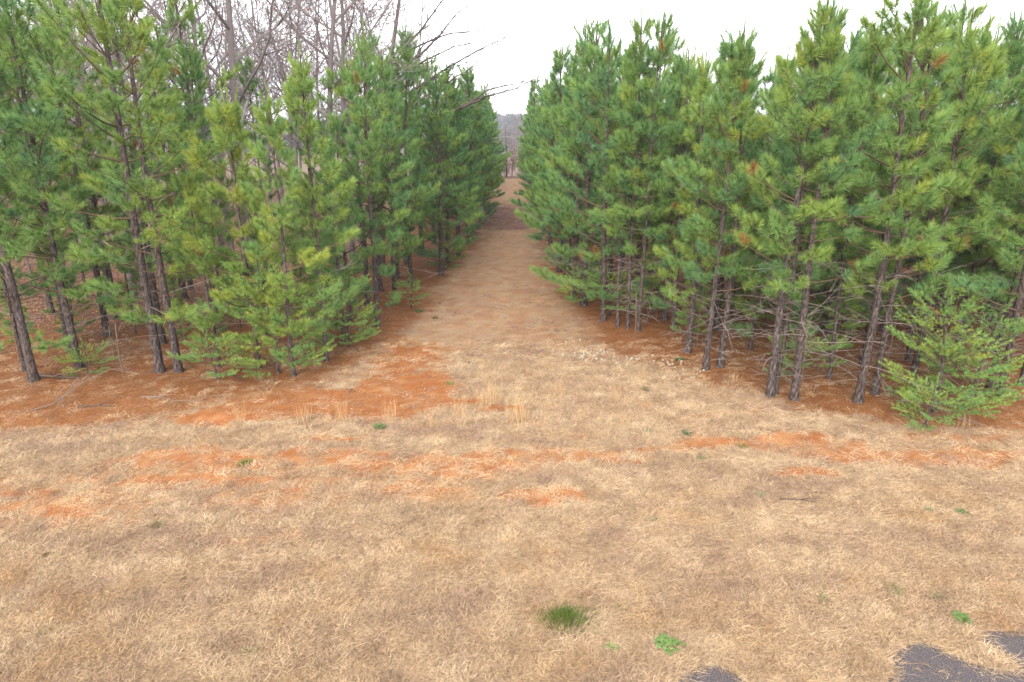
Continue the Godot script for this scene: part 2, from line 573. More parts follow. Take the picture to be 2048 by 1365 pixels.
func bough(mb: MB, tw: MB, p: Vector3, d: Vector3, ln: float, r: float, level: int, o: Dictionary) -> void:
	var segs := 5 if level < 2 else (4 if level == 2 else 3)
	var pts := [p]
	var dirs := [d]
	var rise: float = o.get("rise", 0.10)
	for s in segs:
		pts.push_back(pts[-1] + d * ln / segs)
		var wob := 0.10 if level == 0 else 0.26
		d = (d + Vector3(rf(-wob, wob), rf(-wob, wob) + rise, rf(-wob, wob))).normalized()
		dirs.push_back(d)
	var q := rf(0.8, 1.2)
	var col: Color = o.bark * q
	mb.tube(pts, r, maxf(r * 0.32, 0.004), 7 if level == 0 else (5 if level == 1 else 3), col)
	var depth: int = o.get("depth", 4)
	if level >= depth:
		if o.has("leaf") and rng.randf() < o.leafy:
			for k in rng.randi_range(1, 3):
				var c: Vector3 = pts[rng.randi_range(1, segs)]
				var e := Vector3(rf(-1, 1), rf(-1, 0.3), rf(-1, 1)).normalized() * 0.11
				var f := e.cross(Vector3(rf(-1, 1), rf(-1, 1), rf(-1, 1))).normalized() * 0.035
				var lc: Color = o.leaf * rf(0.7, 1.3)
				tw.tri(c, c + e * 0.5 + f, c + e, lc)
				tw.tri(c, c + e, c + e * 0.5 - f, lc)
		return
	var kids: int = o.kids[level]
	for k in kids:
		var at := lerpf(0.32 if level == 0 else 0.22, 1.0, (k + rng.randf()) / kids)
		var seg := clampi(int(at * segs), 0, segs - 1)
		var s0: Vector3 = pts[seg].lerp(pts[seg + 1], clampf(at * segs - seg, 0.0, 1.0))
		var dir: Vector3 = dirs[seg]
		var ax := dir.cross(Vector3(rf(-1, 1), rf(-1, 1), rf(-1, 1))).normalized()
		var nd := dir.rotated(ax, rf(0.45, 0.95)).normalized()
		bough(mb, tw, s0, nd, ln * (1.08 - at * 0.55) * rf(0.42, 0.66), maxf(r * lerpf(0.55, 0.34, at), 0.0045), level + 1, o)

func hardwood(seed_: int, o: Dictionary) -> Dictionary:
	rng.seed = seed_
	var mb := MB.new()
	var tw := MB.new()
	var low := MB.new()
	# the bole is a part of its own; boughs start from it
	var segs := 7
	var d := Vector3(rf(-0.06, 0.06), 1, rf(-0.06, 0.06)).normalized()
	var pts := [Vector3(0, -0.1, 0)]
	var dirs := [d]
	var bh: float = o.h
	for s in segs:
		pts.push_back(pts[-1] + d * bh / segs)
		d = (d + Vector3(rf(-0.09, 0.09), 0.05, rf(-0.09, 0.09))).normalized()
		dirs.push_back(d)
	low.tube(pts, o.r, 0.02, 9, o.bark)
	var kids: int = o.kids[0]
	for k in kids:
		var at := lerpf(o.get("from", 0.3), 1.0, (k + rng.randf()) / kids)
		var seg := clampi(int(at * segs), 0, segs - 1)
		var s0: Vector3 = pts[seg].lerp(pts[seg + 1], clampf(at * segs - seg, 0.0, 1.0))
		var az := k * 2.4 + rf(-0.5, 0.5)
		var el := rf(0.35, 1.0)
		var nd := Vector3(cos(az) * cos(el), sin(el), sin(az) * cos(el))
		bough(mb, tw, s0, nd, bh * rf(0.24, 0.36) * (1.15 - at * 0.6), o.r * lerpf(0.5, 0.2, at), 1, o)
	var res := {"trunk": low.mesh(M.twig), "branchwork": mb.mesh(M.twig)}
	if tw.v.size() > 0:
		res["dead_leaves"] = tw.mesh(M.dry)
	return res

# a bare tree whose long boughs are given by hand: each bough a list of points from the bole outwards
func reaching_tree(seed_: int, bole: Array, r: float, boughs: Array, bark: Color) -> Dictionary:
	rng.seed = seed_
	var low := MB.new()
	var mb := MB.new()
	var tw := MB.new()
	low.tube(bole, r, r * 0.2, 9, bark)
	var o := {"bark": bark, "kids": [4, 4, 3, 2], "depth": 4, "rise": 0.04}
	for b in boughs:
		var c := Curve3D.new()
		for p in b.pts:
			c.add_point(p)
		var pts := []
		var n := 12
		for i in n + 1:
			var q := c.sample_baked(c.get_baked_length() * i / n, true)
			pts.push_back(q + Vector3(rf(-1, 1), rf(-1, 1), rf(-1, 1)) * 0.04)
		mb.tube(pts, b.r, 0.008, 5, bark * rf(0.85, 1.15))
		var span := c.get_baked_length()
		for i in range(3, n + 1):
			for k in b.get("kids", 2):
				var dir: Vector3 = ((pts[mini(i, n)] as Vector3) - (pts[i - 1] as Vector3)).normalized()
				var nd := dir.rotated(dir.cross(Vector3(rf(-1, 1), rf(-1, 1), rf(-1, 1))).normalized(), rf(0.3, 0.8))
				nd = (nd + Vector3(0, 0.12, 0)).normalized()
				bough(mb, tw, pts[i], nd, span * rf(0.12, 0.26), lerpf(b.r * 0.5, 0.008, float(i) / n), 3, o)
	return {"trunk": low.mesh(M.twig), "branchwork": mb.mesh(M.twig)}

# ------------------------------------------------------------------ grass and litter meshes
func tuft_mesh(seed_: int, n: int, reach: float, lo: float, hi: float, lean: float, width: float, m: Material) -> ArrayMesh:
	rng.seed = seed_
	var mb := MB.new()
	for i in n:
		var p := Vector3(rf(-1, 1), 0, rf(-1, 1)) * reach
		var l := rf(lo, hi)
		var a := rng.randf() * TAU
		var d := Vector3(cos(a) * lean * rf(0.5, 1.5), 1, sin(a) * lean * rf(0.5, 1.5)).normalized()
		var side := d.cross(Vector3(rf(-1, 1), 0.2, rf(-1, 1))).normalized() * width * 0.5 * rf(0.7, 1.3)
		var mid := p + d * l * 0.55
		var d2 := (d + Vector3(rf(-1, 1), rf(-0.9, 0.3), rf(-1, 1)) * 0.28).normalized()
		var tip := mid + d2 * l * 0.45
		tip.y = maxf(tip.y, 0.004)
		var q := rf(0.5, 1.4)
		var col := Color(q, q * rf(0.93, 1.02), q * rf(0.86, 1.06))
		mb.tri(p - side, p + side, mid + side * 0.7, col)
		mb.tri(p - side, mid + side * 0.7, mid - side * 0.7, col)
		mb.tri(mid - side * 0.7, mid + side * 0.7, tip, col)
	return mb.mesh(m)

func litter_mesh(seed_: int, n: int, reach: float, lo: float, hi: float, width: float) -> ArrayMesh:
	rng.seed = seed_
	var mb := MB.new()
	for i in n:
		var p := Vector3(rf(-1, 1) * reach, rf(0.004, 0.03), rf(-1, 1) * reach)
		var a := rng.randf() * TAU
		var d := Vector3(cos(a), rf(-0.08, 0.08), sin(a))
		var l := rf(lo, hi)
		var side := Vector3(-sin(a), 0, cos(a)) * width * 0.5
		var q := rf(0.6, 1.35)
		var col := Color(q, q * rf(0.92, 1.06), q * rf(0.9, 1.1))
		mb.blade(p - d * l * 0.5, p + d * l * 0.5, side, col)
	return mb.mesh(M.dry)

func leaf_mesh(seed_: int, n: int, reach: float, size: float) -> ArrayMesh:
	rng.seed = seed_
	var mb := MB.new()
	for i in n:
		var p := Vector3(rf(-1, 1) * reach, rf(0.006, 0.03), rf(-1, 1) * reach)
		var a := rng.randf() * TAU
		var l := size * rf(0.6, 1.25)
		var d := Vector3(cos(a), rf(-0.1, 0.35), sin(a)) * l
		var s := Vector3(-sin(a), rf(-0.2, 0.5), cos(a)) * l * 0.32
		var s2 := Vector3(sin(a), rf(-0.2, 0.5), -cos(a)) * l * 0.32
		var q := rf(0.55, 1.5)
		var col := Color(q, q * rf(0.88, 1.05), q * rf(0.85, 1.1))
		mb.tri(p, p + d * 0.5 + s, p + d, col)
		mb.tri(p, p + d, p + d * 0.5 + s2, col)
	return mb.mesh(M.dry)

func lay(x: float, z: float, size: float, squash := 1.0) -> Transform3D:
	var b := Basis(Vector3.UP, rng.randf() * TAU).scaled(Vector3(size, size * squash, size))
	return Transform3D(b, Vector3(x, gh(x, z), z))

func on_road(x: float, z: float) -> bool:
	return Geometry2D.is_point_in_polygon(Vector2(x, z), road_poly)

# ------------------------------------------------------------------ the scene
func _ready() -> void:
	# camera, sky, sun, exposure
	var cam := Camera3D.new()
	cam.name = "camera"
	cam.position = Vector3(0, 7.0, 0)
	cam.rotation_degrees = Vector3(-18.0, 0, 0)
	cam.fov = 53.13
	cam.near = 0.1
	cam.far = 4000.0
	add_child(cam)
	cam.current = true
	var env := Environment.new()
	env.tonemap_mode = Environment.TONE_MAPPER_LINEAR
	env.tonemap_exposure = 3.6
	env.background_mode = Environment.BG_SKY
	var sm := ProceduralSkyMaterial.new()
	sm.sky_top_color = Color(0.90, 0.91, 0.93)
	sm.sky_horizon_color = Color(0.95, 0.955, 0.97)
	sm.ground_horizon_color = Color(0.5, 0.45, 0.38)
	sm.ground_bottom_color = Color(0.4, 0.35, 0.28)
	sm.sky_curve = 0.2
	sm.sun_angle_max = 1.0
	var sky := Sky.new()
	sky.sky_material = sm
	env.sky = sky
	env.background_energy_multiplier = 1.0
	env.sdfgi_enabled = true
	env.ssao_enabled = true
	env.ssil_enabled = true
	env.fog_enabled = true
	env.fog_density = 0.0004
	env.fog_light_color = Color(0.86, 0.89, 0.95)
	var we := WorldEnvironment.new()
	we.name = "world_environment"
	we.environment = env
	add_child(we)
	var sun := DirectionalLight3D.new()
	sun.name = "sun"
	sun.light_energy = 0.5
	sun.light_angular_distance = 40.0
	sun.light_color = Color(1.0, 0.97, 0.92)
	sun.shadow_enabled = true
	add_child(sun)
	sun.look_at_from_position(Vector3(-12, 26, 24), Vector3(0, 0, -16))

	n_big.seed = 5; n_big.frequency = 0.09
	n_mid.seed = 8; n_mid.frequency = 0.33
	n_fine.seed = 13; n_fine.frequency = 1.1
	n_streak.seed = 21; n_streak.frequency = 0.8
	make_materials()
	make_brushes()
	build_ground()
	print("ground ", Time.get_ticks_msec())
	build_pines()
	print("pines ", Time.get_ticks_msec())
	build_hardwoods()
	print("hardwoods ", Time.get_ticks_msec())
	build_litter()
	print("litter ", Time.get_ticks_msec())
	build_small_things()
	print("done ", Time.get_ticks_msec())

func build_ground() -> void:
	# outline of the tarmac, crumbled
	rng.seed = 3
	for i in range(1, ROAD.size()):
		var a := Vector2(ROAD[i - 1][0], ROAD[i - 1][1])
		var b := Vector2(ROAD[i][0], ROAD[i][1])
		var n := clampi(int(a.distance_to(b) / 0.05), 1, 60)
		for k in n:
			var p := a.lerp(b, float(k) / n)
			road_poly.push_back(p + Vector2(rf(-1, 1), rf(-1, 1)) * 0.008)
	road_poly.push_back(Vector2(26, -9.3))
	road_poly.push_back(Vector2(26, 3))
	road_poly.push_back(Vector2(-26, 3))
	var xs := axis([[-16.0, 16.0, 0.14]], 1500.0)
	var zs := axis([[-92.0, -27.0, 0.45], [-27.0, -5.0, 0.13], [-5.0, 4.0, 1.0]], 1500.0)
	var gr := put("ground", sheet(xs, zs, 0.0, false, M.ground))
	gr.set_meta("kind", "structure")
	gr.set_meta("label", "dry mown verge, red clay and pine straw forest floor")
	# the track: a sheet just above the ground with a ragged edge
	var px := axis([[-4.2, 4.2, 0.2]], 4.2)
	var pz := []
	var z := -88.0
	while z < -20.9:
		pz.push_back(z)
		z += 0.3
	var pa := put("path", sheet(px, pz, 0.005, true, M.ground))
	pa.set_meta("kind", "structure")
	pa.set_meta("label", "straight tan dirt track running back between the pines")
	# tarmac
	var mb := MB.new()
	var tri := Geometry2D.triangulate_polygon(road_poly)
	for i in range(0, tri.size(), 3):
		var t: Array[Vector3] = []
		for k in 3:
			var q := road_poly[tri[i + k]]
			t.push_back(Vector3(q.x, 0.012, q.y))
		mb.tri(t[0], t[1], t[2], Color(0.185, 0.16, 0.165))
	var am := mb.mesh(M.asphalt)
	var ro := put("road", am)
	ro.set_meta("kind", "structure")
	ro.set_meta("label", "crumbled dark tarmac edge showing through bleached thatch")
	# the far ridge beyond the dip
	var hv := MB.new()
	rng.seed = 9
	var far := MB.new()
	var prev := []
	for j in 14:
		var row := []
		for i in 41:
			var x := lerpf(-900.0, 900.0, i / 40.0)
			var zz := lerpf(-260.0, -900.0, j / 13.0)
			row.push_back(Vector3(x, -10.0 + 15.0 * smoothstep(-300.0, -820.0, zz) + n_big.get_noise_2d(x * 0.05, zz * 0.05) * 2.0, zz))
		if j > 0:
			for i in 40:
				hv.tri(prev[i], row[i], row[i + 1], Color(0.14, 0.12, 0.12))
				hv.tri(prev[i], row[i + 1], prev[i + 1], Color(0.14, 0.12, 0.12))
		prev = row
	var hl := put("hills", hv.mesh(M.hill))
	hl.set_meta("kind", "structure")
	hl.set_meta("label", "low far ridge closing the view at the end of the track")
	for k in 2600:
		var x := rf(-160, 160)
		var zz := rf(-330, -880)
		var yy := -10.0 + 15.0 * smoothstep(-300.0, -820.0, zz)
		var hh := rf(5, 9)
		var w := rf(2.0, 3.6)
		var c := Color(0.115, 0.10, 0.105).lerp(Color(0.05, 0.085, 0.055), 1.0 if rng.randf() < 0.3 else 0.0) * rf(0.8, 1.25)
		for s in 7:
			var a := rng.randf() * TAU
			var q := Vector3(x + cos(a) * w * 0.6, yy + hh * rf(0.3, 0.8), zz + sin(a) * w * 0.6)
			far.tri(q + Vector3(-w * 0.5, 0, 0), q + Vector3(w * 0.5, rf(-1, 1), rf(-1, 1)), q + Vector3(rf(-1, 1), hh * 0.3, rf(-1, 1)), c)
			far.tri(q + Vector3(0, 0, -w * 0.5), q + Vector3(rf(-1, 1), hh * 0.3, w * 0.5), q + Vector3(rf(-1, 1), -hh * 0.3, rf(-1, 1)), c)
	var fw := put("distant_wood", far.mesh(M.hill))
	fw.set_meta("kind", "stuff")
	tag(fw, "far grey-blue wood covering the ridge beyond the track", "woodland")

var taken: Array[Vector2] = []
func room(p: Vector2, d: float) -> bool:
	for q in taken:
		if q.distance_to(p) < d:
			return false
	return true

func build_pines() -> void:
	var stand := []      # slender trees of the dense stand: bare below, green above
	for i in 7:
		stand.push_back(pine(100 + i, {"h": 9.0 + 0.14 * i, "r": 0.086 + 0.004 * (i % 3), "live": [0.38, 0.32, 0.42, 0.28, 0.36, 0.44, 0.33][i], "spread": 1.75, "dens": 0.62, "tint": [0.9, 2.9], "dead": 1.0, "gap": 0.46}))
	var hedge := []      # trees along the track: green almost to the ground
	for i in 6:
		hedge.push_back(pine(200 + i, {"h": 8.8 + 0.2 * i, "r": 0.085, "live": [0.12, 0.16, 0.1, 0.2, 0.14, 0.18][i], "spread": 1.85, "dens": 0.74, "tint": [1.2, 3.2], "dead": 0.8, "gap": 0.44}))
	var open := []       # taller, loose-crowned trees before the hardwoods
	for i in 5:
		open.push_back(pine(300 + i, {"h": 10.8 + 0.25 * i, "r": 0.108, "live": [0.24, 0.22, 0.28, 0.24, 0.3][i], "spread": 2.3, "dens": 0.64, "tint": [0.9, 2.6], "dead": 0.7, "gap": 0.5, "bare": 0.36}))
	var young := []      # thin yellowish edge trees
	for i in 4:
		young.push_back(pine(400 + i, {"h": 6.6 + 0.7 * i, "r": 0.055, "live": [0.16, 0.22, 0.12, 0.28][i], "spread": 1.4, "dens": 0.9, "tint": [0.0, 1.9], "dead": 0.6, "gap": 0.42}))
	var thin := []       # whips: thin stems with little green low down
	for i in 3:
		thin.push_back(pine(450 + i, {"h": 8.6 + 0.6 * i, "r": 0.048, "live": 0.42, "spread": 1.05, "dens": 0.8, "tint": [1.4, 3.3], "dead": 0.8, "gap": 0.42}))
	rng.seed = 1234
	var G_EDGE := ""
	# --- single trees that can be told apart at the edge: kind, x, z, turn, size, label
	var front := [
		[stand[1], 5.46, -20.06, 0.3, 0.97, "thin straight pine trunk nearest the pale stones on the pine straw"],
		[stand[3], 5.61, -18.48, 2.1, 0.98, "slender pine with low green tuft, left of a close pair by the stones"],
		[stand[0], 6.13, -18.73, 4.0, 1.0, "slender pine with fluted base, right of a close pair by the stones"],
		[stand[4], 6.79, -16.62, 1.0, 1.02, "twin-stemmed looking pine, nearer trunk of a touching pair at the stand edge"],
		[thin[2], 7.05, -16.92, 5.2, 1.0, "pine hard behind its twin, farther trunk of a touching pair"],
		[stand[2], 7.36, -16.56, 3.3, 0.99, "leaning grey-barked pine just beside the touching pair of trunks"],
		[stand[5], 9.05, -16.46, 0.8, 1.06, "tallest straight pine of the stand edge with pale furrowed bark"],
		[stand[6], 9.75, -16.95, 2.6, 0.98, "dark pine trunk half hidden beside the tallest straight pine"],
		[stand[3], 12.74, -16.56, 5.0, 1.0, "grey pine at the stand edge beyond the bright green cedar"],
		[stand[0], 13.07, -17.35, 1.6, 0.96, "darker pine pressed against the trunk behind the bright green cedar"],
		[thin[0], 14.08, -17.62, 0.4, 1.05, "thin pale pine farthest along the stand edge from the track"],
		[thin[1], 8.98, -18.1, 2.2, 1.0, "thin pine between the leaning trunk and the tallest pine"],
		[thin[0], 3.73, -23.12, 3.1, 1.12, "thin pine stem in the tight cluster where the track narrows, nearest the track"],
		[thin[1], 4.04, -22.82, 1.1, 1.1, "thin pine stem in the middle of the tight cluster where the track narrows"],
		[thin[2], 4.35, -22.4, 0.2, 1.04, "thin pine stem in the tight cluster, farthest from the track"],
		[hedge[3], 3.3, -24.0, 2.0, 1.08, "bushy pine with low boughs reaching over the track behind the thin cluster"],
		[stand[1], 5.51, -23.74, 4.4, 1.0, "dark sturdy pine trunk behind the thin cluster of stems"],
		[open[1], -13.49, -17.92, 0.5, 1.05, "thick dark pine trunk at the wood edge farthest from the track"],
		[thin[0], -14.2, -18.6, 2.5, 1.0, "thin pine leaning beside the thick dark trunk"],
		[open[0], -12.72, -18.81, 4.1, 0.98, "grey pine with green sprouts round its lower trunk"],
		[thin[1], -13.9, -20.3, 0.6, 1.05, "slim pine behind the thick dark trunk among leaf litter"],
		[open[2], -10.25, -18.6, 3.0, 1.1, "tall leaning pine, larger trunk of the pair amid the pine straw"],
		[open[3], -9.76, -18.62, 1.4, 0.97, "upright pine, smaller trunk of the pair amid the pine straw"],
		[open[4], -11.4, -21.2, 5.6, 0.95, "dark pine trunk just behind the pair amid the pine straw"],
		[stand[4], 11.3, -17.9, 2.9, 1.02, "upright pine in the gap behind the spreading cedar"],
		[stand[2], 15.1, -18.6, 1.1, 1.04, "outermost sturdy pine beyond the thin pale pine of the stand edge"],
		[hedge[0], 10.6, -19.4, 0.6, 0.98, "green-skirted pine filling the stand behind the tallest pine"],
		[hedge[2], 7.9, -19.3, 2.4, 0.95, "green-skirted pine filling the stand behind the leaning pine"],
		[hedge[5], 13.9, -20.2, 4.4, 1.0, "green-skirted pine filling the stand behind the grey edge pine"],
		[stand[5], -13.65, -21.95, 2.0, 1.08, "dark pine trunk standing alone on brown leaf litter"],
		[open[1], -14.6, -24.1, 3.5, 0.93, "pine farther back on leaf litter with a short visible trunk"],
		[young[2], -6.19, -18.2, 0.9, 0.97, "yellow-green young pine beside the juniper at the clay bank"],
		[young[3], -5.59, -19.46, 2.8, 1.0, "young pine with low tufts next to the clay slope"],
		[young[1], -7.5, -18.9, 4.6, 1.1, "young pine with bushy bright foliage behind the juniper"],
		[young[0], -8.75, -19.1, 1.9, 0.9, "small thin young pine between the trunk pair and the juniper"],
		[hedge[4], -4.75, -23.0, 0.0, 1.0, "bushy dark green pine with boughs low over the clay slope"],
		[hedge[1], -4.6, -26.3, 3.9, 1.05, "dense pine bulging toward the track past the clay slope"],
		[hedge[5], -4.5, -29.6, 1.2, 1.08, "full pine with dark trunk foot showing beside the track"]]
	for f in front:
		plant("pine_tree", f[0], f[1], f[2], f[3], f[4], f[5], "pine tree", "", true)
		taken.push_back(Vector2(f[1], f[2]))
	# --- rows along the track
	for side in [1, -1]:
		for row in 3:
			if side < 0 and row == 2:
				continue
			var z := -25.8 - 0.6 * row if side > 0 else -32.0 + (7.0 if row > 0 else 0.0) - 0.7 * row
			while z > -87.0:
				var zz := z + rf(-0.5, 0.5)
				var e: float = table(XR, zz) if side > 0 else table(XL, zz)
				var x: float = e + side * (0.62 + 2.0 * row + rf(-0.25, 0.3))
				var p := Vector2(x, zz)
				if room(p, 1.0):
					taken.push_back(p)
					var kind: Dictionary = hedge[rng.randi() % 6] if row == 0 or rng.randf() < 0.35 else stand[rng.randi() % 7]
					var size := rf(0.9, 1.15) * lerpf(1.0, 0.92, smoothstep(-40.0, -80.0, zz))
					var where := "just past the clearing" if zz > -40.0 else ("near the strewn leaf patch" if zz > -60.0 else "toward its far end")
					var whose := "dense stand" if side > 0 else "bare hardwood"
					var lab := ("bushy green pine lining the track %s, %s side" if row == 0 else "green pine set back from the track %s, %s side") % [where, whose]
					var grp := ("pines lining the track %s, %s side" if row == 0 else "pines set back from the track %s, %s side") % [where, whose]
					plant("pine_tree", kind, x, zz, rng.randf() * TAU, size, lab, "pine tree", grp, false, rf(1.0, 1.25))
				z -= (rf(1.9, 2.5) if row == 0 else rf(2.4, 3.4)) * (1.0 if z > -55.0 else 1.35)
	# --- the body of the dense stand
	var z2 := -18.2
	while z2 > -40.0:
		var x2 := 4.0
		while x2 < 0.80 * -z2 + 3.5:
			var p := Vector2(x2 + rf(-0.6, 0.6), z2 + rf(-0.7, 0.7))
			x2 += 1.55 if z2 > -27.0 else 2.7
			if p.x < table(XR, p.y) + 1.9 or not room(p, 1.05):
				continue
			if p.y > -20.0 and p.x < 9.0 and rng.randf() < 0.3:
				continue
			taken.push_back(p)
			var roll := rng.randf()
			var k2: Dictionary = thin[rng.randi() % 3] if roll < 0.14 else (hedge[rng.randi() % 6] if roll < 0.6 and p.y < -19.2 else stand[rng.randi() % 7])
			var how: String = "thin whip of a pine" if roll < 0.14 else ("pine green nearly to its foot" if roll < 0.6 and p.y < -19.2 else "slender pine bare below its crown")
			plant("pine_tree", k2, p.x, p.y, rng.randf() * TAU, rf(0.92, 1.13), how + " inside the dense stand behind its edge trunks", "pine tree", how + " inside the dense stand", false, rf(0.95, 1.25))
		z2 -= 1.95 if z2 > -27.0 else 3.2
	# --- the thin belt of pines before the hardwoods
	z2 = -19.8
	while z2 > -31.0:
		var x3 := -5.6
		while x3 > 0.80 * z2 - 2.5:
			var p := Vector2(x3 + rf(-0.7, 0.7), z2 + rf(-0.8, 0.8))
			x3 -= 2.3 if x3 > -9.0 else 3.3
			if p.x > table(XL, p.y) - 1.5 or not room(p, 1.3) or rng.randf() < (0.05 if p.x > -9.0 else 0.2):
				continue
			taken.push_back(p)
			var k3: Dictionary = (young[rng.randi() % 4] if rng.randf() < 0.3 else hedge[rng.randi() % 6]) if p.x > -8.5 else (open[rng.randi() % 5] if rng.randf() < 0.75 else thin[rng.randi() % 3])
			plant("pine_tree", k3, p.x, p.y, rng.randf() * TAU, (rf(0.7, 0.9) if p.x > -8.5 else rf(0.85, 1.03)), "pine in the loose belt between the clearing and bare hardwoods", "pine tree", "pines of the loose belt")
		z2 -= 2.3
	# --- short-needled cedars and junipers of the undergrowth
	for e in [[2.1, -88.0, 0.55], [3.4, -90.0, 0.8], [-3.9, -89.5, 0.7], [-1.0, -92.5, 0.42], [1.3, -96.0, 0.6], [4.8, -94.0, 0.95], [-5.4, -94.0, 0.9]]:
		plant("pine_tree", young[rng.randi() % 4], e[0], e[1], rng.randf() * TAU, e[2], "small pine among the bare trees at the end of the track", "pine tree", "small pines at the end of the track")
	# --- knee to head high pines in the shade of the two woods
	for i in 34:
		var right := i % 3 < 2
		var p := Vector2(rf(4.8, 16.5), -rf(18.3, 25.0)) if right else Vector2(-rf(6.0, 16.0), -rf(19.5, 27.0))
		if not room(p, 0.6) or absf(p.x) > -p.y * 0.8 + 2.0:
			continue
		plant("pine_sapling", young[rng.randi() % 4], p.x, p.y, rng.randf() * TAU, rf(0.3, 0.55), "low green pine sapling in the shade inside the dense stand" if right else "low green pine sapling among trunks before the bare hardwoods", "sapling", "shaded saplings in the dense stand" if right else "saplings before the hardwoods", false, rf(1.0, 1.4))
	var cedar := []
	for i in 4:
		cedar.push_back(pine(500 + i, {"h": 2.0 + 0.4 * i, "r": 0.035, "live": 0.05, "low": 0.2, "spread": 1.7, "dens": 2.1, "tint": [1.2, 2.2], "dead": 0.0, "gap": 0.28, "first": 8, "count": 3, "el0": 2.0, "curl": 0.0, "lift": 0.15, "bare": 0.22, "brush": 1.1}))
	var shrubs := [
		[cedar[3], 10.6, -15.75, 0.4, 1.0, "bright green spreading cedar at the stand edge beside the tallest pine"],
		[cedar[0], 9.9, -14.9, 2.0, 0.62, "low yellow-green cedar seedling on the straw before the spreading cedar"],
		[cedar[2], 11.9, -16.3, 4.2, 0.95, "dark green cedar against the trunks beyond the spreading cedar"],
		[cedar[3], -6.75, -18.45, 1.2, 1.08, "tall feathery juniper at the wood edge above the clay bank"],
		[cedar[1], -8.3, -17.9, 3.3, 0.7, "low dark juniper bush on pine straw beside the tall juniper"],
		[cedar[2], -5.2, -20.7, 5.1, 0.9, "green juniper overhanging the clay slope by the young pines"],
		[cedar[1], -3.9, -25.7, 0.9, 0.55, "small juniper sprawling on the straw beside the track"],
		[cedar[0], 2.75, -26.6, 2.4, 0.8, "low juniper reaching onto the track under bushy pines"],
		[cedar[1], 3.6, -24.6, 2.9, 0.95, "juniper sapling under the thin cluster of stems"],
		[cedar[0], 8.2, -18.3, 1.7, 0.8, "small cedar in shade behind the leaning pine"],
		[cedar[2], -3.3, -33.5, 0.6, 0.75, "juniper at the foot of pines well along the track"],
		[cedar[0], -12.2, -18.4, 3.9, 0.5, "little green seedling beside the grey pine with sprouts"]]
	for s in shrubs:
		plant("cedar_shrub", s[0], s[1], s[2], s[3], s[4], s[5], "shrub")

